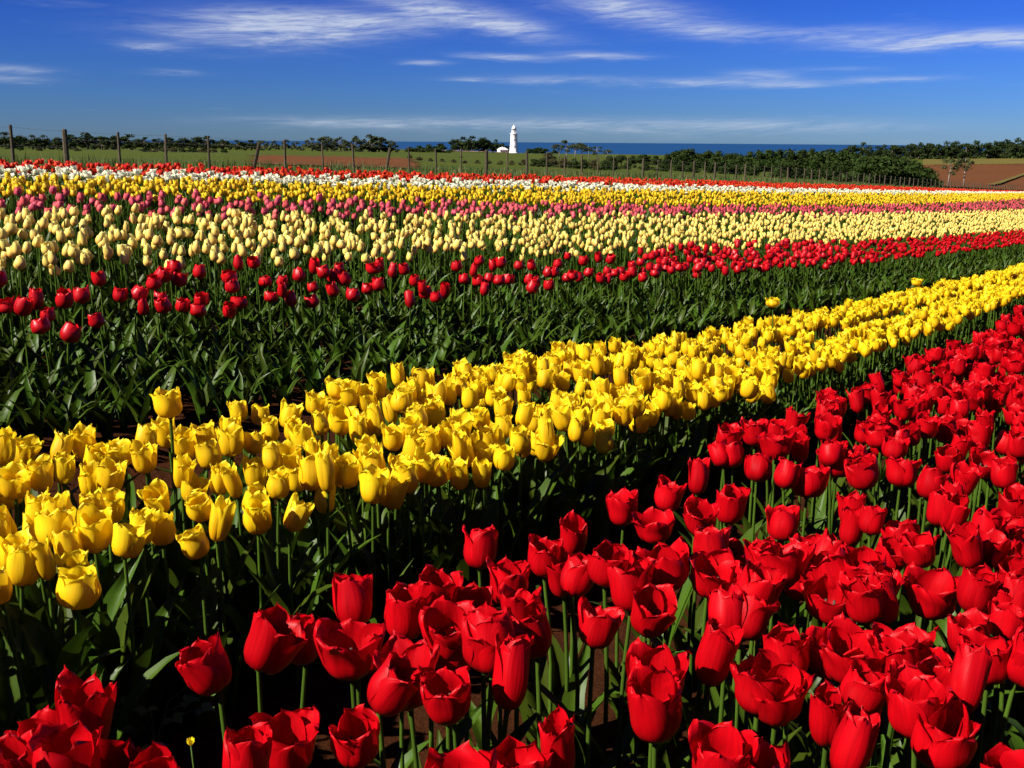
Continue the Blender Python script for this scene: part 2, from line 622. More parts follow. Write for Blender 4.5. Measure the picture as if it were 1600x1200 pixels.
def drape(name, quad_cols, mtl, lift, n=(30, 14), rag=0.0):
    """a sheet over the ground between two lists of (pixel column, depth) points"""
    A, B = quad_cols
    ta = np.linspace(0, 1, n[0])

    def along(pl):
        k = np.linspace(0, 1, len(pl))
        return np.stack([np.interp(ta, k, [q[0] for q in pl]), np.interp(ta, k, [q[1] for q in pl])], -1)
    a, b = along(A), along(B)
    s = np.linspace(0, 1, n[1])[None, :, None]
    if rag:
        a[:, 1] *= 1 + rag * npr.normal(0, 1, n[0])
        b[:, 1] *= 1 + rag * npr.normal(0, 1, n[0])
    G = a[:, None] * (1 - s) + b[:, None] * s
    if rag:
        G[0, :, 0] += npr.normal(0, rag * 200, n[1])
        G[-1, :, 0] += npr.normal(0, rag * 200, n[1])
    tx = (G[..., 0] - 800) / F
    y = G[..., 1]
    x = tx * y
    z = ground(x.ravel(), y.ravel()).reshape(x.shape) + lift
    P = np.stack([x, y, z], -1).reshape(-1, 3)
    o = obj(name, quads(name, P, grid_q(n[0], n[1])[:, ::-1], mtl))
    return tag(o, kind='structure')


drape('ploughed_hillside', ([(1415, 165), (1600, 165), (2000, 165)], [(1415, 470), (1600, 490), (2000, 500)]), MT['plough'], .35, (90, 40), .006)
drape('ploughed_strip', ([(405, 66), (520, 66), (655, 72)], [(405, 250), (520, 290), (640, 270)]), MT['plough'], .07, (70, 40), .05)
drape('dry_grass_verge', ([(1425, 472), (1600, 492), (2000, 502)], [(1425, 590), (1600, 590), (2000, 590)]), MT['dry'], .4, (30, 14))
drape('grass_track', ([(1525, 225), (1560, 300), (1606, 430), (1640, 488)], [(1537, 225), (1569, 300), (1613, 430), (1646, 488)]), MT['dry'], .75, (50, 5))
drape('headland_track', ([(680, 895), (740, 890), (800, 905)], [(680, 935), (740, 938), (800, 940)]), MT['track'], .5, (20, 8))

# sea: a disc far below the headland
g = Geo()
rr = np.array([900., 3000, 8000, 16000, 28000, 45000])
g.lathe(np.stack([rr, np.full(6, CAMZ - 170)], -1), 96)
tag(obj('sea', g.mesh('sea', MT['sea'])), kind='structure')


# ---------------------------------------------------------------- tulips: shapes
def petal(Rm, Hh, W, close, flare, point, phi, inner, rg, n=9, m_=7):
    """one petal: n along, m across; returns V, Q, pt"""
    t = (1 - (1 - np.linspace(0, 1, n)) ** 1.35)[:, None]
    s = np.linspace(-1, 1, m_)[None, :]
    hs = Hh * rg.uniform(.92, 1.08) * (0.95 if inner else 1.0)
    op = rg.uniform(-.10, .12)
    flare = flare + rg.uniform(-.10, .10)
    low = np.sqrt(np.clip(1 - (1 - np.minimum(t / .5, 1)) ** 2, 0, 1))
    q = np.clip((t - .45) / .55, 0, 1)
    r = Rm * (.10 + .90 * low) * (1 + (close + op - 1) * q * q * (3 - 2 * q)) + Rm * flare * np.clip((t - .72) / .28, 0, 1) ** 2
    r = r * (.86 if inner else 1.0)
    z = hs * (t ** 1.12) - Hh * .10 * flare * np.clip((t - .8) / .2, 0, 1) ** 2
    wid = W * np.where(t < .5, .38 + .62 * np.sin(np.pi * t), np.clip(1 - np.clip((t - .5) / .5, 0, 1) ** 2.5, 0, 1) ** point)
    wid = np.maximum(wid, .03 * W)
    ang = np.clip(s * wid / np.maximum(r, .35 * Rm), -1.25, 1.25)
    ph = phi + rg.uniform(-.12, .12)
    wob = rg.uniform(0, 6.28)
    rr_ = r * (1 - .12 * s * s * (1 - q) + .09 * np.sin(2.6 * s + 5 * t + wob) * t + .035 * np.sin(8 * s + wob * 3 + 3 * t) * t)
    rr_ = rr_ - .075 * Rm * np.exp(-(s / .20) ** 2) * np.sin(np.pi * t) * (1 if not inner else .4)
    zz = z + .03 * Hh * np.sin(3 * s + wob) * t * t + .022 * Hh * np.sin(9 * s + wob) * t ** 3
    zz = zz - .05 * Hh * s * s * t
    V = np.stack([rr_ * np.cos(ph + ang), rr_ * np.sin(ph + ang), zz], -1).reshape(-1, 3)
    return V, grid_q(n, m_), np.repeat(t, m_, 1).ravel()


def petal_coords(n, m_, seed):
    t, q = np.meshgrid(np.linspace(0, 1, n), np.linspace(-1, 1, m_), indexing='ij')
    return np.stack([q * (9 + 0 * t), t * 1.6, 0 * t + seed * 7.3], -1).reshape(-1, 3)


SPEC = {  # radius, height, width, close, flare, point
    'red': (.0345, .074, .038, .92, .03, .56), 'yellow': (.0295, .077, .032, .90, .08, .60), 'red_far': (.034, .066, .038, .80, -.02, .50),
    'cream': (.029, .072, .031, .56, .0, .58), 'pink': (.029, .068, .031, .58, .0, .58), 'gold': (.026, .066, .028, .75, .05, .6),
    'white': (.034, .062, .035, 1.0, .15, .7), 'orange': (.029, .060, .031, .8, .05, .6)}


def bloom_parts(kind, rg, n=9, m_=7):
    a = list(SPEC[kind])
    o = rg.uniform(-.14, .16) if kind in ('red', 'yellow', 'white') else rg.uniform(-.07, .09)
    if kind == 'red' and rg.random() < .25:
        o += .2
    a[3] += o
    a[5] *= rg.uniform(.9, 1.15)
    k = rg.uniform(.92, 1.08)
    a[0] *= k * (1 + .25 * o)
    a[1] *= rg.uniform(.93, 1.07)
    ph0 = rg.uniform(0, 6.28)
    return [petal(*a, ph0 + i * np.pi / 3, i % 2 == 1, rg, n, m_) for i in range(6)]


def core_geo():
    g = Geo()
    g.tube([(0, 0, -.002), (0, 0, .006), (0, 0, .024), (0, 0, .028)], [.006, .006, .005, .007], 6, 0)
    for k in range(6):
        a = k * math.pi / 3 + .3
        c, s = math.cos(a), math.sin(a)
        g.tube([(.005 * c, .005 * s, .004), (.012 * c, .012 * s, .018), (.014 * c, .014 * s, .032)], [.0012, .002, .0022], 4, 1)
    return g


def leaf_arr(rg, length, width, n=8, m_=3, lean=None):
    t = np.linspace(0, 1, n)
    lean = rg.uniform(.25, .75) if lean is None else lean
    curl = rg.uniform(.2, 1.3)
    a = lean * .35 + (lean + curl) * t ** 1.6 * .75
    ds = length / (n - 1)
    x = np.cumsum(np.sin(a)) * ds
    z = np.cumsum(np.cos(a)) * ds
    x = np.append([0], x[:-1]) + .006
    z = np.append([0], z[:-1]) - .015
    w = width * (np.sin(np.pi * np.clip(t * .93 + .07, 0, 1) ** .75) ** .8 * .5 + .02)
    tw = rg.uniform(-.8, .8)
    V = []
    for i in range(n):
        for s in np.linspace(-1, 1, m_):
            fold = .45 * abs(s) * w[i]
            ta = tw * t[i]
            yy = s * w[i] * math.cos(ta)
            V.append((x[i] - fold * math.cos(a[i]) + s * w[i] * math.sin(ta) * .7, yy + .006 * math.sin(9 * t[i] + tw * 5) * abs(s), z[i] + fold * math.sin(a[i])))
    return np.array(V), grid_q(n, m_), np.repeat(t, m_)


def stem_arr(rg, n=5, k=5, r=.0042):
    t = np.linspace(0, 1, n)
    b = rg.uniform(-.02, .02), rg.uniform(-.02, .02)
    pts = np.stack([b[0] * np.sin(np.pi * t), b[1] * np.sin(np.pi * t), t], -1)
    g = Geo()
    g.tube(pts, np.linspace(r * 1.15, r * .9, n), k, 0, cap=False)
    return g


rg = random.Random(11)
CORE = core_geo().mesh('bloom_core', [MT['stem'], MT['core']])
STEMS = [stem_arr(rg, 6, 6).mesh('stem', MT['stem']) for _ in range(6)]
LEAVES = []
for i in range(10):
    V, Q, P = leaf_arr(rg, rg.uniform(.24, .36), rg.uniform(.040, .062), 9, 5)
    LEAVES.append(quads('leaf', V, Q, MT['leaf'], None, P))
BLOOMS = {}
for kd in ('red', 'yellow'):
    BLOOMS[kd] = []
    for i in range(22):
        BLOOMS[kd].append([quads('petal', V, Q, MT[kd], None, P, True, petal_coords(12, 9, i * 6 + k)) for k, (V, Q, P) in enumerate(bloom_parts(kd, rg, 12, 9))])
BLOOM1 = {}
for kd in SPEC:
    BLOOM1[kd] = []
    for i in range(8):
        g = Geo()
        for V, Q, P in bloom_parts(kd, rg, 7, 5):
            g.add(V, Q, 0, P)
        BLOOM1[kd].append(g.mesh('bloom', MT[kd]))


def whole_tulip(kd, rg, h, lod, nleaf=2):
    """arrays of a whole small tulip: material 0 petals, 1 stem, 2 leaf"""
    g = Geo()
    n, m_ = ((6, 4), (5, 3))[lod]
    tilt = Matrix.Rotation(rg.uniform(-.2, .2), 3, 'X') @ Matrix.Rotation(rg.uniform(-.2, .2), 3, 'Y')
    T = np.array(tilt)
    for V, Q, P in bloom_parts(kd, rg, n, m_):
        g.add(V @ T.T + [0, 0, h], Q, 0, P)
    g.tube([(0, 0, -.02), (rg.uniform(-.01, .01), rg.uniform(-.01, .01), h * .5), (0, 0, h + .004)], .0042 if lod == 0 else .005, 4 if lod == 0 else 3, 1, cap=False)
    for k in range(nleaf):
        V, Q, P = leaf_arr(rg, rg.uniform(.22, .34), rg.uniform(.036, .055), 6 if lod == 0 else 4, 3)
        a = k * 6.28 / nleaf + rg.uniform(-.7, .7)
        c, s = math.cos(a), math.sin(a)
        g.add(V @ np.array([[c, s, 0], [-s, c, 0], [0, 0, 1]]), Q, 2, P)
    return g


SMALL = {}
for kd in SPEC:
    hh = {'red': .50, 'yellow': .41, 'red_far': .41, 'cream': .42, 'pink': .42, 'gold': .42, 'white': .40, 'orange': .38}[kd]
    SMALL[kd] = [[whole_tulip(kd, rg, hh - SPEC[kd][1] * .5, lod, 3 if kd in ('red_far',) else 2) for _ in range(6)] for lod in (0, 1)]
SMALL_ME = {kd: [g.mesh('tulip', [MT[kd], MT['stem'], MT['leaf']]) for g in SMALL[kd][0]] for kd in ('pink', 'gold', 'white', 'orange')}


def scatter(name, geos, pos, scl, mats, label, cat, group=None):
    """many copies joined into one object"""
    pos = np.asarray(pos)
    pick = npr.integers(0, len(geos), len(pos))
    Vs, Qs, Ms, Ps = [], [], [], []
    n = 0
    for gi, g in enumerate(geos):
        idx = np.nonzero(pick == gi)[0]
        if not len(idx):
            continue
        V, Q, M_, P = g.arr()
        a = npr.uniform(0, 2 * np.pi, len(idx))
        c, s = np.cos(a), np.sin(a)
        sc_ = np.asarray(scl)[idx]
        X = (V[None, :, 0] * c[:, None] - V[None, :, 1] * s[:, None]) * (sc_[:, None] * .4 + .6)
        Y = (V[None, :, 0] * s[:, None] + V[None, :, 1] * c[:, None]) * (sc_[:, None] * .4 + .6)
        lx, ly = npr.normal(0, .05, len(idx)), npr.normal(0, .05, len(idx))
        Z = V[None, :, 2] * sc_[:, None]
        X = X + Z * lx[:, None]
        Y = Y + Z * ly[:, None]
        W = np.stack([X + pos[idx, 0, None], Y + pos[idx, 1, None], Z + pos[idx, 2, None]], -1)
        Vs.append(W.reshape(-1, 3))
        Qs.append((Q[None] + (np.arange(len(idx)) * len(V))[:, None, None]).reshape(-1, 4) + n)
        Ms.append(np.tile(M_, len(idx)))
        Ps.append(np.tile(P, len(idx)))
        n += len(idx) * len(V)
    o = obj(name, quads(name, np.concatenate(Vs), np.concatenate(Qs), mats, np.concatenate(Ms), np.concatenate(Ps)))
    return tag(o, label, cat, group, 'stuff')


TNAME = {'red': 'red_tulip', 'yellow': 'yellow_tulip', 'red_far': 'small_red_tulip', 'cream': 'cream_tulip', 'pink': 'pink_tulip', 'gold': 'golden_tulip', 'white': 'white_tulip', 'orange': 'orange_tulip'}
TCAT = {k: v.replace('small_', '').replace('_', ' ') for k, v in TNAME.items()}


def make_tulip(kd, x, y, h, label, group, petals, nleaf=3, tilt=None, scale=1.0, spread=1.0):
    """a tulip standing at x, y, its bloom centre h above the soil"""
    e = bpy.data.objects.new(TNAME[kd], None)
    e.empty_display_size = .05
    e.location = (x, y, gz(x, y))
    link(e)
    vv = x * NX + y * NY
    if spread == 1.0:
        spread = rnd.choice((.74, .9, .95, 1.0, 1.0, 1.0, 1.05, 1.14))
    if '{' in label:
        look = 'slender half closed' if spread < .8 else ('wide spread' if spread > 1.1 else 'cup shaped')
        if kd == 'red':
            where = 'on the front red bed edge facing the yellow bed' if vv > .9 else 'deep inside the wide front red bed'
        elif kd == 'yellow':
            where = 'on the yellow bed edge facing the front red bed' if vv < 1.87 else ('on the yellow bed edge facing the leafy dark path' if vv > 2.36 else 'in the middle of the narrow yellow bed')
        elif kd == 'red_far':
            where = 'in the sparse red row nearest the cream tulips' if vv > 4.5 else 'in the sparse red row above the open leafy strip'
        else:
            where = 'along the cream bed edge next to the sparse red row' if vv < 5.4 else 'deep inside the broad cream bed'
        label = label.format(look, where)
    tag(e, label, TCAT[kd], group)
    hb = h - SPEC[kd][1] * .5
    s = bpy.data.objects.new('stem', rnd.choice(STEMS))
    s.scale = (1, 1, hb + .026)
    s.location = (0, 0, -.02)
    s.rotation_euler = (0, 0, rnd.uniform(0, 6.28))
    link(s, e)
    tl = tilt or (rnd.gauss(0, .17), rnd.gauss(0, .17))
    rot = (tl[0], tl[1], rnd.uniform(0, 6.28))
    if petals:
        b = bpy.data.objects.new('bloom', CORE)
        link(b, e)
        for pm in rnd.choice(BLOOMS[kd]):
            p = bpy.data.objects.new('petal', pm)
            if rnd.random() < .12:
                p.rotation_euler = (rnd.uniform(-.12, .12), rnd.uniform(-.12, .12), 0)
            link(p, b)
    else:
        b = bpy.data.objects.new('bloom', rnd.choice(BLOOM1[kd]))
        link(b, e)
    k = scale * rnd.uniform(.86, 1.08)
    b.scale = (k * spread, k * spread, k / spread ** .6)
    b.location = (0, 0, hb)
    b.rotation_euler = rot
    a0 = rnd.uniform(0, 6.28)
    for i in range(nleaf):
        l = bpy.data.objects.new('leaf', rnd.choice(LEAVES))
        l.rotation_euler = (0, 0, a0 + i * 6.28 / nleaf + rnd.uniform(-.6, .6))
        q = rnd.uniform(.75, 1.1) * min(h / .45, 1.1) * (1.3 if kd == 'yellow' else 1.0)
        l.scale = (q, q, q)
        link(l, e)
    return e


# ---------------------------------------------------------------- tulips: where they stand
def rows_of(v0, v1, u0, u1, nrow, step, jv=.04, drop=0.0):
    pts = []
    for v in np.linspace(v0, v1, nrow):
        u = u0 + rnd.uniform(0, step)
        while u < u1:
            if rnd.random() >= drop:
                pts.append((u + rnd.gauss(0, step * .25), v + rnd.gauss(0, jv)))
            u += step
    pts = np.array(pts)
    x, y = pts[:, 0] * DX + pts[:, 1] * NX, pts[:, 0] * DY + pts[:, 1] * NY
    return np.stack([x, y, ground(x, y)], -1)


def in_view(P, h, pad=0):
    px, py, z = project(P + [0, 0, h])
    return (z > .2) & (px > -pad) & (px < 1600 + pad) & (py < 1200 + pad * 2), px, py, z


RED_PX = [(749, 862), (793, 916), (850, 871), (896, 838), (892, 902), (945, 881), (987, 925), (1050, 892), (1109, 899), (1113, 859), (1165, 927), (1137, 969),
          (1108, 1035), (840, 990), (927, 979), (1010, 955), (975, 797), (1025, 822), (1095, 808), (1137, 792), (793, 1074), (878, 1172), (1025, 1116), (1022, 1062),
          (1123, 1188), (1185, 1078), (770, 1005), (731, 952), (130, 1135), (75, 1160), (12, 1202), (240, 1228), (340, 1040), (402, 1010), (477, 1000), (555, 948),
          (549, 1020), (375, 1192), (446, 1160), (555, 1150), (590, 1070), (630, 965), (680, 925), (700, 990), (640, 1065), (700, 1085), (755, 1012),
          (1223, 821), (1327, 829), (1377, 871), (1417, 842), (1437, 858), (1483, 804), (1537, 837), (1583, 894), (1567, 958), (1392, 942), (1454, 933), (1521, 925),
          (1296, 937), (1248, 908), (1317, 896), (1180, 925), (1158, 968), (1233, 1025), (1215, 1083), (1329, 1029), (1342, 1079), (1294, 1125), (1319, 1175),
          (1408, 1029), (1458, 1046), (1442, 1070), (1433, 1108), (1506, 1079), (1546, 1035), (1517, 992), (1471, 1156), (1592, 1029), (1262, 756), (1308, 725),
          (1183, 733), (1225, 742), (1354, 742), (1408, 742), (1450, 758), (1500, 754), (1483, 717), (1533, 721), (1571, 742), (1567, 825), (1496, 788), (1200, 875),
          (1040, 775), (1090, 750), (1145, 712), (1590, 790), (1520, 860), (1330, 800), (1360, 905), (1270, 870)]
YEL_PX = [(75, 410), (62, 525), (180, 500), (265, 475), (240, 385), (360, 370), (395, 430), (375, 525), (460, 515), (470, 430), (530, 400), (610, 340), (620, 425),
          (720, 325), (797, 365), (880, 325), (900, 410), (985, 290), (985, 365), (1080, 355), (1022, 225), (1105, 240), (1150, 305), (1220, 250),
          (1250, 300), (1305, 340), (1165, 420), (1238, 415), (1335, 190), (1345, 415), (770, 490), (680, 590), (815, 545), (860, 615), (930, 520), (1010, 530),
          (1090, 500), (1185, 535), (1275, 510), (1330, 505), (1065, 600), (1098, 670), (1232, 670), (45, 695), (155, 680), (270, 655), (300, 795),
          (240, 730), (395, 640), (460, 640), (400, 740), (525, 775), (600, 725), (690, 730), (850, 775), (920, 710), (150, 770), (85, 890), (200, 865), (330, 985),
          (310, 915), (8, 400), (0, 960)]
YEL_PX = [(x / 2.728, 560 + y / 2.728) for x, y in YEL_PX]
R2A = [(500, 185), (800, 165), (875, 125), (765, 205), (895, 190), (995, 150), (595, 265), (45, 315), (100, 330), (180, 300), (318, 293), (412, 272), (245, 360),
       (212, 418), (493, 388), (338, 460), (680, 260), (720, 330), (800, 280), (825, 320), (907, 315), (988, 340), (1010, 285), (1195, 110), (1275, 95), (1170, 220),
       (1150, 170), (1325, 190), (1410, 190), (1415, 245), (1350, 268), (1198, 300), (1145, 340), (1465, 290), (1500, 165), (1570, 130), (1570, 220), (1570, 295), (0, 190)]
R2B = [(30, 150), (95, 125), (85, 165), (130, 185), (80, 240), (165, 265), (235, 230), (290, 215), (265, 130), (300, 120), (358, 148), (427, 135), (475, 190), (515, 230),
       (530, 255), (450, 295), (585, 272), (625, 250), (685, 120), (725, 180), (760, 145), (800, 90), (800, 190), (845, 180), (820, 240), (895, 190), (940, 185),
       (905, 105), (865, 120), (993, 115), (1060, 115), (1050, 185), (1085, 195), (1055, 230), (1150, 215), (1130, 150), (1175, 150), (1190, 105), (1240, 65),
       (1230, 175), (1260, 165), (1300, 175), (1340, 150), (1315, 95), (1395, 80), (1445, 85), (1430, 140), (1475, 150), (1505, 140), (1410, 180), (1440, 185),
       (1520, 170), (1560, 155), (1560, 110)]
R2_PX = [(x / 3.2, 380 + y / 3.2) for x, y in R2A] + [(500 + x / 3.2, 380 + y / 3.2) for x, y in R2B]

FULL_MATS = lambda kd: [MT[kd], MT['stem'], MT['leaf']]
L_RED = '{} glossy red tulip {}'
G_RED = 'red tulips in the front bed'
L_YEL = '{} bright yellow tulip {}'
G_YEL = 'yellow tulips in the narrow bed'
L_R2 = '{} red tulip {}'
G_R2 = 'red tulips in the sparse row'

# front red bed: the ones seen one by one, then the rest of the bed
cnt = 0
for (px, py) in RED_PX:
    h = rnd.uniform(.47, .53)
    P = hit(px, py, h)
    make_tulip('red', P[0], P[1], h, L_RED, G_RED, True, 2, scale=1.08)
    cnt += 1
fill = rows_of(-.12, 1.12, -3, 55, 11, .105, .03)
ok, px, py, z = in_view(fill, .5)
seen = ok & (py > 722)
keep = ~seen | ((npr.random(len(fill)) < .28) & (py > 790) & (px > 1150)) | ((npr.random(len(fill)) < .14) & (py > 850) & (px > 620) & (px < 1150) & (py > 1180 - .4 * px))
keep &= ~((np.hypot(fill[:, 0], fill[:, 1]) < .75))
fill, ok, z = fill[keep], ok[keep], z[keep]
order = np.argsort(np.where(ok, z, 1e6))
one = order[:300 - cnt]
for i in one:
    make_tulip('red', fill[i, 0], fill[i, 1], rnd.uniform(.46, .53), L_RED, G_RED, z[i] < 5.2, 2, scale=1.05)
rest = order[300 - cnt:]
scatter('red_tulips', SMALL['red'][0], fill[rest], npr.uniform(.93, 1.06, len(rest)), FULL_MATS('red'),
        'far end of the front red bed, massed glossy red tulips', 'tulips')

# yellow bed
cnt = 0
for (px, py) in YEL_PX:
    h = rnd.uniform(.39, .45)
    P = hit(px, py, h)
    make_tulip('yellow', P[0], P[1], h, L_YEL, G_YEL, True, 3, scale=1.09)
    cnt += 1
for (px, py, v, lab) in ((265, 630, 2.15, 'tall open yellow tulip rising alone above the yellow bed before dark foliage'),
                         (1208, 470, 2.4, 'open yellow tulip standing head above the yellow bed beside the leafy red row'),
                         (1432, 440, 2.45, 'small wide open yellow tulip poking above the far stretch of the yellow bed')):
    d = ray(px, py)
    P = CAM + d * (v / (d[0] * NX + d[1] * NY))
    make_tulip('yellow', P[0], P[1], P[2] - gz(P[0], P[1]), lab, None, True, 2, tilt=(.05, .06), scale=1.05, spread=1.12 if px < 500 else 1.4)
    cnt += 1
fill = np.vstack([rows_of(1.74, 2.00, -3, 60, 4, .08, .022), rows_of(2.24, 2.48, -3, 60, 4, .08, .022)])
ok, px, py, z = in_view(fill, .42)
keep = ~(ok & (px < 500) & (py > 600))
fill, ok, z = fill[keep], ok[keep], z[keep]
order = np.argsort(np.where(ok, z, 1e6))
one = order[:300 - cnt]
for i in one:
    make_tulip('yellow', fill[i, 0], fill[i, 1], rnd.uniform(.37, .46), L_YEL, G_YEL, True, 2, scale=1.16)
rest = order[300 - cnt:]
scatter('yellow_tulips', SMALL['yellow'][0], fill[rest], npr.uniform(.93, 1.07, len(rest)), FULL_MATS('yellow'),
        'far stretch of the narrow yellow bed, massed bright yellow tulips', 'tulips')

# sparse red row on the leafy bed
cnt = 0
for (px, py) in R2_PX:
    v = None
    h = .37 + .09 * min(max((480 - py) / 70, 0), 1) + rnd.uniform(-.02, .02)
    P = hit(px, py, h)
    make_tulip('red_far', P[0], P[1], h, L_R2, G_R2, False, 2, scale=1.28)
    cnt += 1
fill = rows_of(4.12, 4.88, -3, 90, 6, .14, .06, .15)
ok, px, py, z = in_view(fill, .42)
keep = ~(ok & (px < 1000))
fill, ok, z = fill[keep], ok[keep], z[keep]
order = np.argsort(np.where(ok, z, 1e6))
for i in order[:300 - cnt]:
    make_tulip('red_far', fill[i, 0], fill[i, 1], rnd.uniform(.38, .47), L_R2, G_R2, False, 2, scale=1.2)
rest = order[300 - cnt:]
scatter('scarlet_tulips', SMALL['red_far'][1], fill[rest], npr.uniform(.9, 1.07, len(rest)), FULL_MATS('red_far'),
        'far stretch of the sparse red row, massed small red tulips', 'tulips')

# cream bed
L_CR = '{} cream tulip {}'
fill = rows_of(5.1, 6.9, -4, 95, 14, .128, .06, .10)
ok, px, py, z = in_view(fill, .45)
order = np.argsort(np.where(ok, z, 1e6))
for i in order[:300]:
    make_tulip('cream', fill[i, 0], fill[i, 1], rnd.gauss(.44, .03), L_CR, 'cream tulips', False, 2, scale=1.08)
rest = order[300:]
near = rest[z[rest] < 16]
far = rest[z[rest] >= 16]
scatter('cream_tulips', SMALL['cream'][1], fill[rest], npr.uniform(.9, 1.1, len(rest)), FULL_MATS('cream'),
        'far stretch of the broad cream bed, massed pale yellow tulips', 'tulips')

# the beds behind: small in the picture, each tulip one mesh
for kd, v0, v1, nrow, step, drop, sname, lab, grp, rlab in (
        ('pink', 7.1, 7.95, 7, .15, .22, 'pink_tulips', 'rose pink tulip in the pink bed between the cream and golden yellow beds', 'pink tulips', 'far stretch of the pink bed, massed rose pink tulips'),
        ('gold', 8.15, 9.35, 11, .115, .08, 'golden_tulips', 'golden yellow tulip in the bed between the pink and the white tulips', 'golden yellow tulips', 'far stretch of the golden yellow bed, massed small tulips'),
        ('white', 9.6, 10.3, 6, .12, .08, 'white_tulips', 'white open tulip in the thin white bed before the orange red tulips', 'white tulips', 'far stretch of the thin white bed, massed white tulips'),
        ('orange', 10.7, 12.0, 11, .12, .06, 'orange_red_tulips', 'orange red tulip in the last bed before the fence meadow', 'orange red tulips', 'far stretch of the orange red bed, massed small tulips')):
    fill = rows_of(v0, v1, -5, 100, nrow, step, .05, drop)
    ok, px, py, z = in_view(fill, .4)
    order = np.argsort(np.where(ok, z, 1e6))
    for i in order[:300]:
        o = obj(TNAME[kd], rnd.choice(SMALL_ME[kd]), None, fill[i])
        s = rnd.uniform(.9, 1.1)
        o.scale = (1.05, 1.05, s)
        o.rotation_euler = (rnd.gauss(0, .04), rnd.gauss(0, .04), rnd.uniform(0, 6.28))
        tag(o, lab, TCAT[kd], grp)
    rest = order[300:]
    rest = rest[npr.random(len(rest)) < np.where(ok[rest], 1.0, .55)]
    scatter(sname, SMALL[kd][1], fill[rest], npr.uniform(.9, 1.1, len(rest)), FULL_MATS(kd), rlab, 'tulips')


# leaves massed along the beds (blooms picked or not yet out)
def clump(rg, k, lo, hi, n=6):
    g = Geo()
    a0 = rg.uniform(0, 6.28)
    for i in range(k):
        V, Q, P = leaf_arr(rg, rg.uniform(lo, hi), rg.uniform(.028, .056), n, 3)
        a = a0 + i * 6.28 / k + rg.uniform(-.5, .5)
        c, s = math.cos(a), math.sin(a)
        g.add(V @ np.array([[c, s, 0], [-s, c, 0], [0, 0, 1]]), Q, 0, P)
    return g


CL_NEAR = [clump(rg, 5, .17, .33, 7) for _ in range(8)]
CL_FAR = [clump(rg, 3, .22, .36, 5) for _ in range(6)]


def foliage(name, pts, label):
    z = np.hypot(pts[:, 0], pts[:, 1])
    scatter(name, CL_NEAR, pts, npr.uniform(.75, 1.1, len(pts)), MT['leaf'], label, 'leaves')


foliage('tulip_leaves', np.vstack([rows_of(3.62, 4.95, -3, 16, 11, .12, .05), rows_of(3.55, 4.95, 16, 60, 8, .2, .05)]), 'dense dark green tulip leaves under the sparse red row')
foliage('tulip_leaves', np.vstack([rows_of(1.80, 2.42, -3, 14, 5, .16, .03), rows_of(2.02, 2.36, -3, 7, 3, .10, .03), rows_of(1.80, 2.42, 14, 45, 4, .22, .03)]), 'dark green tulip leaves under the yellow bed')
foliage('tulip_leaves', np.vstack([rows_of(-.1, 1.1, -2, 8, 6, .22, .05, .25), rows_of(-.1, 1.1, 8, 30, 5, .25, .05)]), 'grey green tulip leaves under the front red bed')
foliage('tulip_leaves', np.vstack([rows_of(5.1, 8.0, -3, 16, 15, .17, .05), rows_of(5.1, 8.0, 16, 45, 9, .3, .05)]), 'green tulip leaves under the cream and pink beds')


# ---------------------------------------------------------------- weeds in the path
def weed(px, py, size, label):
    P = hit(px, py, .06)
    e = bpy.data.objects.new('weed_plant', None)
    e.empty_display_size = .05
    e.location = (P[0], P[1], gz(P[0], P[1]))
    link(e)
    tag(e, label, 'weed')
    for i in range(11):
        a = rnd.uniform(0, 6.28)
        r = rnd.uniform(.2, 1) * size
        hgt = rnd.uniform(.05, .11)
        g = Geo()
        tip = np.array([r * math.cos(a), r * math.sin(a), hgt])
        g.tube([(0, 0, -.005), tip * [.4, .4, .8], tip], .0012, 4, 0, cap=False)
        link(bpy.data.objects.new('stalk', g.mesh('stalk', MT['weed'])), e)
        g = Geo()
        for k in range(3):
            b = a + (k - 1) * 1.5
            t = np.linspace(0, 1, 5)
            w = .011 * np.sin(np.pi * (t * .85 + .12)) * 1.0
            dx, dy = math.cos(b), math.sin(b)
            V = []
            for ti, wi in zip(t, w):
                for s in (-1, 0, 1):
                    V.append(tip + [dx * ti * .026 - dy * s * wi, dy * ti * .026 + dx * s * wi, .004 * math.sin(3 * ti) + .003 * abs(s)])
            g.add(V, grid_q(5, 3), 0, 0)
        link(bpy.data.objects.new('leaf', g.mesh('leaf', MT['weed'])), e)
    return e


weed(240, 1120, .13, 'small clover like weed beside the front red tulips on the dark path')
weed(420, 912, .09, 'small bright weed with lobed leaves at the foot of the yellow bed')
weed(365, 880, .07, 'tiny dim weed in the shade under the yellow tulips')
# the thin yellow-headed weed by the red bed
P = hit(297, 1165, .2)
e = bpy.data.objects.new('weed_flower', None)
e.location = (P[0], P[1], gz(P[0], P[1]))
link(e)
tag(e, 'thin weed with a tiny yellow flower head beside the front red tulips', 'weed')
g = Geo()
g.tube([(0, 0, -.01), (.006, 0, .1), (0, .004, .2)], .0018, 5, 0)
link(bpy.data.objects.new('stem', g.mesh('stem', MT['stem'])), e)
g = Geo()
for k in range(9):
    a = k * .698
    c, s = math.cos(a), math.sin(a)
    V = [np.array([0, .004, .198]) + np.array([c * r - s * w, s * r + c * w, zz]) for r, zz, wd in ((.002, 0, .001), (.006, .006, .003), (.007, .013, .0012)) for w in (-wd, wd)]
    g.add(V, grid_q(3, 2), 0, 1.0)
link(bpy.data.objects.new('flower_head', g.mesh('flower_head', MT['yellow'])), e)

# ---------------------------------------------------------------- fence
FV = 28.0
g_label = 'long wire fence with weathered wooden posts between the tulips and the meadow'
u0 = None


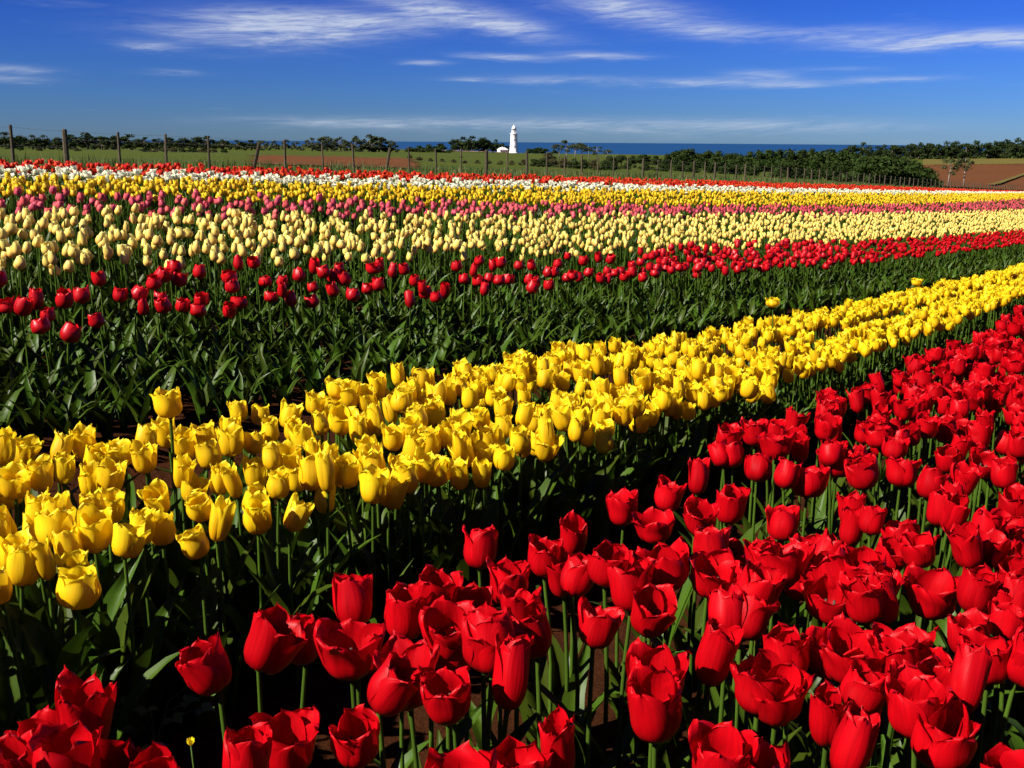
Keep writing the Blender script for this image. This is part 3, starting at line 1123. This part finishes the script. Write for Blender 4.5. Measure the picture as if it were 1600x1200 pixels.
def fence_u(px):
    d = ray(px, 260)
    t = FV / (d[0] * NX + d[1] * NY)
    return (d[0] * DX + d[1] * DY) * t


posts = [(22, 1.08, .045, 0), (105, 1.02, .075, 0), (188, 1.02, .04, 0), (260, 1.04, .042, 0), (327, 1.04, .04, 0), (396, .93, .06, .26), (446, 1.03, .04, 0), (505, 1.02, .035, 0),
         (553, 1.02, .04, 0), (603, .92, .06, .22), (640, 1.0, .035, 0), (682, 1.0, .04, 0), (720, 1.03, .035, 0), (760, 1.02, .075, 0), (793, .98, .035, 0)]
plist = [(fence_u(px), h, r, ln) for px, h, r, ln in posts]
u = plist[0][0]
lead = []
while u > -14:
    u -= 1.5
    lead.append((u, rnd.uniform(.98, 1.06), .042, 0))
plist = lead[::-1] + plist
u = plist[-1][0]
while u < 150:
    u += rnd.uniform(1.35, 1.65)
    plist.append((u, rnd.uniform(.96, 1.05), rnd.choice((.036, .04, .045, .065)), rnd.gauss(0, .02)))
fx, fy = plist[0][0] * DX + FV * NX, plist[0][0] * DY + FV * NY
fence = bpy.data.objects.new('wire_fence', None)
fence.location = (fx, fy, gz(fx, fy))
link(fence)
tag(fence, g_label, 'fence')
O = np.array([fx, fy, gz(fx, fy)])
POSTS = []
for k in range(5):
    g = Geo()
    pts = [(0, 0, zz) for zz in (-.2, .1, .5, .97, 1.0)]
    g.tube(pts, [1.05, 1.05, rnd.uniform(.95, 1.05), .95, .8], 8, 0)
    POSTS.append(g.mesh('post', MT['post'], False))
tops = []
for (u, h, r, ln) in plist:
    x, y = u * DX + FV * NX, u * DY + FV * NY
    z = gz(x, y)
    o = bpy.data.objects.new('post', rnd.choice(POSTS))
    o.location = np.array([x, y, z]) - O
    o.scale = (r, r, h)
    o.rotation_euler = (rnd.gauss(0, .015), ln + rnd.gauss(0, .015), rnd.uniform(-.3, .3))
    link(o, fence)
    if abs(ln) < .1:
        tops.append((x, y, z, h))
for frac in (.25, .5, .74, .95):
    g = Geo()
    pts = []
    for i, (x, y, z, h) in enumerate(tops):
        pts.append((x - O[0], y - O[1] , z + h * frac - O[2]))
        if i + 1 < len(tops):
            q = tops[i + 1]
            pts.append(((x + q[0]) / 2 - O[0], (y + q[1]) / 2 - O[1], (z + h * frac + q[2] + q[3] * frac) / 2 - O[2] - .02))
    g.tube(pts, .0035, 4, 0)
    link(bpy.data.objects.new('wire', g.mesh('wire', MT['wire'])), fence)

# rough grass along the fence
nb = 26000
gu = npr.uniform(-14, 150, nb)
gv = 14 + npr.random(nb) ** 1.1 * 34
x, y = gu * DX + gv * NX, gu * DY + gv * NY
z = ground(x, y)
hgt = npr.uniform(.10, .30, nb) * (1 + .6 * (np.sin(gu * 1.3) * np.sin(gv * .9 + gu * .4) > .35))
a = npr.uniform(0, 6.28, nb)
ln = npr.normal(0, .35, nb) * hgt
w = npr.uniform(.008, .018, nb)
c, s = np.cos(a), np.sin(a)
lvl = np.array([0, .55, 1.0])
B = []
for k, q in enumerate(lvl):
    ww = w * (1, .8, .12)[k]
    ox = ln * q * q
    for sg in (-1, 1):
        B.append(np.stack([x + sg * ww * c - ox * s, y + sg * ww * s + ox * c, z - .02 + hgt * q], -1))
B = np.stack(B, 1)
Q = (grid_q(3, 2)[None] + (np.arange(nb) * 6)[:, None, None]).reshape(-1, 4)
dryness = npr.random(nb) ** 1.3
ptv = np.repeat(dryness, 6)
tag(obj('meadow_grass', quads('meadow_grass', B.reshape(-1, 3), Q, MT['blade'], None, ptv)), 'rough green and straw coloured grass along the wire fence', 'grass', kind='stuff')


# ---------------------------------------------------------------- trees and bushes
def leaf_cloud(rg, centers, per, size):
    """small quads spread through clumps: centers (x, y, z, r)"""
    n = len(centers) * per
    C = np.repeat(np.array([q[:3] for q in centers]), per, 0)
    Rr = np.repeat(np.array([q[3] for q in centers]), per)
    d = npr.normal(0, 1, (n, 3))
    d /= np.linalg.norm(d, axis=1)[:, None]
    d[:, 2] *= .72
    P = C + d * (Rr * npr.random(n) ** .45)[:, None]
    nn = d + npr.normal(0, .55, (n, 3))
    nn /= np.linalg.norm(nn, axis=1)[:, None]
    t = np.cross(nn, npr.normal(0, 1, (n, 3)))
    t /= np.linalg.norm(t, axis=1)[:, None]
    b = np.cross(nn, t)
    sz = size * npr.uniform(.6, 1.3, n)[:, None]
    V = np.stack([P - t * sz, P - b * sz * .55, P + t * sz, P + b * sz * .55], 1).reshape(-1, 3)
    return V, np.arange(n * 4).reshape(-1, 4)


def tree_variant(rg, style):
    """unit-height tree: trunk mesh and crown mesh arrays"""
    tr = Geo()
    cs = []
    if style == 'bush':
        tr.tube([(0, 0, -.05), (.02, 0, .2), (.03, .02, .5)], [.05, .04, .015], 6)
        for i in range(24):
            a, r = rg.uniform(0, 6.28), rg.uniform(.0, .62)
            top = math.sqrt(max(1 - (r / .75) ** 2, .05))
            zz = rg.uniform(.10, .82) * top
            cs.append((r * math.cos(a), r * math.sin(a), zz, rg.uniform(.18, .27)))
        cs.append((0, 0, .78, .22))
        V, Q = leaf_cloud(rg, cs, 95, .055)
    elif style == 'thin':
        top = .9
        tr.tube([(0, 0, -.03), (.02, 0, .4), (.0, .03, .75), (.02, .02, .95)], [.022, .017, .010, .004], 6)
        for i in range(7):
            a, h0 = rg.uniform(0, 6.28), rg.uniform(.35, .75)
            e = (math.cos(a) * rg.uniform(.12, .24), math.sin(a) * rg.uniform(.12, .24), h0 + rg.uniform(.12, .25))
            tr.tube([(0, 0, h0), (e[0] * .6, e[1] * .6, h0 + .08), e], [.009, .006, .003], 5)
            cs.append((*e, rg.uniform(.09, .15)))
        V, Q = leaf_cloud(rg, cs, 60, .034)
    else:
        lean = rg.uniform(-.08, .08)
        tr.tube([(0, 0, -.03), (lean * .3, 0, .2), (lean, .02, .45), (lean * 1.4, .03, .7)], [.045, .036, .026, .012], 7)
        nb_ = 12 if style == 'broad' else 11
        sp = .52 if style == 'broad' else .30
        for i in range(nb_):
            a = i * 2.4 + rg.uniform(-.4, .4)
            h0 = rg.uniform(.2, .5)
            r = rg.uniform(.35, 1) * sp
            zz = rg.uniform(.24, .86) - .10 * (r / sp) ** 2
            e = (lean + math.cos(a) * r, math.sin(a) * r, zz)
            tr.tube([(lean * h0 / .45, 0, h0), (lean + math.cos(a) * r * .5, math.sin(a) * r * .5, (h0 + zz) / 2 + .03), e], [.02, .013, .005], 5)
            cs.append((*e, rg.uniform(.12, .2)))
            cs.append((e[0] + rg.uniform(-.12, .12), e[1] + rg.uniform(-.12, .12), zz - rg.uniform(.0, .2), rg.uniform(.09, .15)))
        cs.append((lean, 0, .84, .17))
        V, Q = leaf_cloud(rg, cs, 62, .05)
    return tr, V, Q


TREES = {}
for st, nv, cm, bm in (('broad', 4, 'crown', 'bark'), ('tall', 4, 'crown', 'bark'), ('olive', 3, 'crown2', 'bark'), ('thin', 3, 'crown2', 'pale_bark'), ('bush', 5, 'bush', 'bark'), ('scrub', 3, 'scrub', 'bark')):
    TREES[st] = []
    for i in range(nv):
        tr, V, Q = tree_variant(rg, {'olive': 'broad', 'scrub': 'bush'}.get(st, st))
        TREES[st].append((tr.mesh('trunk', MT[bm]), quads('crown', V, Q, MT[cm], None, None, False)))


def plant(name, style, px, depth, ytop, wide, label, cat, group=None):
    x, y, z = at_depth(px, depth)
    dd = ray(px, ytop)
    ztop = CAMZ + dd[2] / dd[1] * y
    h = max(ztop - z, .6)
    e = bpy.data.objects.new(name, None)
    e.location = (x, y, z - .02 * h)
    k = h / 1.0
    e.scale = (k * wide, k * wide, k)
    e.rotation_euler = (0, 0, rnd.uniform(0, 6.28))
    link(e)
    tag(e, label, cat, group)
    t, c = rnd.choice(TREES[style])
    link(bpy.data.objects.new('trunk', t), e)
    link(bpy.data.objects.new('crown', c), e)
    return e


# row of trees along the far side of the left meadow
for px, yt, w in ((-60, 206, 1.1), (-25, 209, 1.0), (8, 206, 1.1), (30, 212, .9), (50, 211, 1), (68, 211, 1), (88, 214, .9), (112, 213, 1), (137, 206, 1.3), (158, 212, 1), (178, 212, 1),
                  (205, 209, 1.3), (225, 214, 1), (248, 217, 1), (263, 214, .9), (283, 216, 1), (303, 215, 1), (323, 212, 1), (345, 218, 1), (368, 219, 1), (392, 219, 1.2)):
    plant('windswept_tree', 'broad', px, rnd.uniform(560, 620), yt - 2, w * rnd.uniform(1.3, 1.6), 'dark windswept tree in the row along the far edge of the left meadow', 'tree', 'trees along the far edge of the left meadow')
for k in range(46):
    px = -60 + k * 10.2 + rnd.uniform(-3, 3)
    plant('far_tree', 'broad', px, rnd.uniform(640, 700), rnd.uniform(216, 223) + px * .006, rnd.uniform(1.5, 2.2), 'small dark tree in the far wood behind the left tree row', 'tree', 'trees of the far wood')
for px, yt, w in ((412, 220, 1.0), (430, 219, .8), (447, 217, .7), (462, 221, .9), (487, 214, 1.3), (510, 212, 1.3), (532, 213, 1.2), (556, 211, 1.2), (575, 209, 1.2), (592, 212, 1.1), (610, 219, 1.2)):
    plant('olive_tree', 'olive', px, rnd.uniform(600, 660), yt - 1, w * 1.15, 'grey olive tree in the clump between the brown strip and the sea', 'tree', 'grey olive trees before the sea')
for px, yt, w in ((655, 226, 1.6), (670, 224, 1.6), (688, 222, 1.6), (640, 229, 1.6)):
    plant('coast_bush', 'bush', px, 700, yt, w, 'low dark coastal bush standing against the sea by the meadow edge', 'bush', 'low coastal bushes against the sea')
for px, yt, w in ((712, 216, 1.0), (724, 211, 1.0), (738, 210, 1.1), (752, 213, 1.0), (763, 217, 1.0), (775, 216, .8), (786, 222, 1.0), (792, 226, 1.1)):
    plant('headland_tree', 'broad', px, rnd.uniform(960, 1010), yt, w * 1.1, 'dark tree in the clump right beside the white lighthouse', 'tree', 'trees beside the lighthouse')
for px, yt, w in ((828, 231, 1.6), (840, 229, 1.6), (852, 231, 1.6), (866, 233, 1.6)):
    plant('headland_bush', 'bush', px, 900, yt, w, 'low dark bush on the headland seaward of the lighthouse', 'bush', 'low bushes by the lighthouse')
for px, yt in ((874, 223), (886, 218), (900, 222), (910, 221), (921, 226), (934, 228), (948, 232)):
    plant('thin_tree', 'thin', px, rnd.uniform(330, 360), yt, 1.5, 'thin pale trunked tree with sparse crown standing against the sea', 'tree', 'thin trees against the sea')
# ridge on the right
px = 1270
tops_r = [(1270, 231), (1300, 231), (1330, 226), (1350, 221), (1372, 227), (1385, 225), (1398, 225), (1412, 227), (1425, 223), (1438, 222), (1452, 222), (1468, 224), (1482, 219), (1497, 219),
          (1513, 222), (1529, 218), (1545, 221), (1560, 219), (1575, 216), (1592, 214), (1612, 214), (1632, 216), (1655, 213), (1680, 215)]
for px, yt in tops_r:
    plant('ridge_tree', 'tall' if px > 1365 else 'broad', px, rnd.uniform(590, 640), yt - 1, rnd.uniform(1.0, 1.3), 'dark tree in the windbreak on the ridge above the brown hillside', 'tree', 'windbreak trees on the ridge')
    if rnd.random() < .7 and px > 1360:
        plant('ridge_tree', 'tall', px + 7, rnd.uniform(600, 650), yt + 3, 1.2, 'dark tree in the windbreak on the ridge above the brown hillside', 'tree', 'windbreak trees on the ridge')
for px, yb, yt, Z in ((1489, 288, 246, 190), (1513, 290, 243, 190)):
    plant('bare_tree', 'thin', px, Z, yt, 1.1, 'sparse grey tree standing before the brown ploughed hillside', 'tree', 'sparse trees before the hillside')
# thicket beyond the fence: back layer then front layer
back = [(955, 244), (972, 242), (990, 243), (1008, 241), (1026, 243), (1044, 240), (1060, 234), (1075, 231), (1092, 238), (1108, 235), (1124, 234), (1142, 238), (1158, 240), (1174, 235), (1188, 233),
        (1204, 232), (1220, 231), (1237, 231), (1254, 233), (1270, 233), (1287, 235), (1303, 233), (1320, 232), (1336, 236), (1352, 240), (1368, 242)]
for px, yt in back:
    plant('thicket_tree', 'bush', px, rnd.uniform(240, 290), yt - 2, rnd.uniform(.9, 1.2), 'dark bushy tree in the rear of the thicket beyond the fence', 'bush', 'rear bushes of the thicket')
front = [(985, 252), (1012, 254), (1040, 250), (1066, 252), (1092, 250), (1118, 252), (1146, 250), (1172, 252), (1198, 249), (1224, 252), (1250, 249), (1276, 251), (1302, 250), (1326, 249), (1348, 246),
         (1370, 244), (1392, 242), (1414, 245), (1434, 252), (1450, 262), (1462, 272)]
for px, yt in front:
    plant('thicket_bush', 'bush', px, rnd.uniform(150, 185), yt - 3, rnd.uniform(1.0, 1.25), 'rounded dark green bush in the front of the thicket beyond the fence', 'bush', 'front bushes of the thicket')
# low scrub behind the fence and on the meadow
for px, Z, yt in ((655, 200, 244), (672, 190, 246), (690, 180, 247), (708, 170, 248), (726, 165, 250), (745, 160, 249), (764, 160, 251), (782, 150, 250), (800, 150, 250), (818, 150, 248), (836, 145, 247),
                  (850, 140, 246), (866, 145, 246), (882, 140, 245), (898, 140, 246), (914, 140, 247), (930, 140, 247), (946, 140, 249), (962, 140, 250), (720, 330, 243), (858, 300, 236), (640, 260, 241)):
    plant('scrub_bush', 'scrub' if rnd.random() < .55 else 'bush', px, Z, yt, 1.2, 'low brownish scrub bush on the meadow below the lighthouse', 'bush', 'scrub on the meadow below the lighthouse')
for px, yt in ((226, 229), (240, 230), (255, 230), (270, 229), (285, 231), (300, 230), (316, 230), (332, 231), (350, 232), (30, 229), (60, 230), (95, 231), (120, 231)):
    plant('hedge_bush', 'scrub' if rnd.random() < .5 else 'bush', px, 380, yt, 1.6, 'low dark hedge bush on the left meadow before the tree row', 'bush', 'hedge bushes on the left meadow')

# ---------------------------------------------------------------- lighthouse and cottage
x, y, z = at_depth(803, 950)
lh = bpy.data.objects.new('lighthouse', None)
lh.location = (x, y, z)
link(lh)
tag(lh, 'white round lighthouse tower with domed lantern standing on the headland', 'lighthouse')
g = Geo()
g.lathe([(0, -1.5), (4.4, -1.5), (4.4, .6), (4.0, .8), (3.9, 1.0), (3.5, 6), (3.2, 12), (3.0, 16.0), (3.35, 16.5), (3.35, 16.8), (0, 16.8)], 32)
tw = obj('tower', g.mesh('tower', MT['white_paint']), lh)
g = Geo()
g.lathe([(2.0, 16.8), (3.7, 16.82), (3.7, 17.1), (0, 17.1)], 32)
ga = obj('gallery', g.mesh('gallery', MT['white_paint'], False), lh)
for k in range(16):
    a = k * math.pi / 8
    g = Geo()
    g.tube([(3.55 * math.cos(a), 3.55 * math.sin(a), 17.08), (3.55 * math.cos(a), 3.55 * math.sin(a), 18.1)], .05, 6)
    obj('rail_post', g.mesh('rail_post', MT['metal']), ga)
g = Geo()
th = np.linspace(0, 2 * np.pi, 33)
g.tube(np.stack([3.55 * np.cos(th), 3.55 * np.sin(th), np.full(33, 18.1)], -1), .06, 6)
obj('handrail', g.mesh('handrail', MT['metal']), ga)
g = Geo()
g.lathe([(2.2, 17.1), (2.2, 19.6), (2.35, 19.7), (2.35, 19.9), (0, 19.9)], 24)
obj('lantern_base', g.mesh('lantern_base', MT['white_paint']), lh)
g = Geo()
g.lathe([(1.85, 19.9), (1.85, 21.3)], 16)
ln_ = obj('lantern_glass', g.mesh('lantern_glass', MT['glass'], False), lh)
for k in range(8):
    a = k * math.pi / 4
    g = Geo()
    g.tube([(1.9 * math.cos(a), 1.9 * math.sin(a), 19.88), (1.9 * math.cos(a), 1.9 * math.sin(a), 21.32)], .09, 6)
    obj('glazing_bar', g.mesh('glazing_bar', MT['metal']), ln_)
g = Geo()
g.lathe([(0, 21.28), (2.15, 21.3), (2.15, 21.5), (1.95, 22.2), (1.5, 23.1), (.8, 23.8), (.35, 24.2), (.35, 24.6), (.0, 24.9)], 24)
dm = obj('dome', g.mesh('dome', MT['dome']), lh)
g = Geo()
g.tube([(0, 0, 24.8), (0, 0, 26.2)], [.06, .03], 6)
obj('finial', g.mesh('finial', MT['metal']), dm)
for zz in (5.5, 11.5):
    a = -1.35
    r = 3.52 if zz < 8 else 3.22
    g = Geo()
    g.box((-.4, -.12, -.7), (.4, .12, .7))
    o = obj('window', g.mesh('window', MT['glass'], False), lh, (r * math.cos(a), r * math.sin(a), zz))
    o.rotation_euler = (0, 0, a + math.pi / 2)
g = Geo()
g.box((-.6, -.15, 0), (.6, .15, 2.3))
o = obj('door', g.mesh('door', MT['roof'], False), lh, (3.98 * math.cos(-1.0), 3.98 * math.sin(-1.0), .9))
o.rotation_euler = (0, 0, -1.0 + math.pi / 2)

x, y, z = at_depth(785.5, 935)
ct = bpy.data.objects.new('cottage', None)
ct.location = (x, y, z)
ct.rotation_euler = (0, 0, .5)
link(ct)
tag(ct, 'small white cottage with pale hipped roof beside the lighthouse', 'cottage')
g = Geo()
g.box((-4, -2.6, -.6), (4, 2.6, 2.7))
obj('wall', g.mesh('wall', MT['white_paint'], False), ct)
g = Geo()
V = [(-4.4, -3, 2.65), (4.4, -3, 2.65), (4.4, 3, 2.65), (-4.4, 3, 2.65), (-2.2, -.2, 4.7), (2.2, -.2, 4.7), (2.2, .2, 4.7), (-2.2, .2, 4.7)]
g.add(V, [(0, 3, 2, 1), (4, 5, 6, 7), (0, 1, 5, 4), (1, 2, 6, 5), (2, 3, 7, 6), (3, 0, 4, 7)])
rf = obj('roof', g.mesh('roof', MT['roof'], False), ct)
g = Geo()
g.box((-.3, .5, 3.6), (.3, 1.0, 5.3))
obj('chimney', g.mesh('chimney', MT['white_paint'], False), rf)
for (bx0, bx1, bz0, bz1, nm) in ((-3.2, -1.8, 1.0, 2.1, 'window'), (1.8, 3.2, 1.0, 2.1, 'window'), (-.55, .55, 0, 2.1, 'door')):
    g = Geo()
    g.box((bx0, -2.66, bz0), (bx1, -2.55, bz1))
    obj(nm, g.mesh(nm, MT['glass'], False), ct)
g = Geo()
g.box((3.95, -1.2, 1.0), (4.06, 1.2, 2.1))
obj('window', g.mesh('window', MT['glass'], False), ct)
print('objects', len(bpy.data.objects), 'tris', sum(len(mm.polygons) for mm in bpy.data.meshes) * 2)
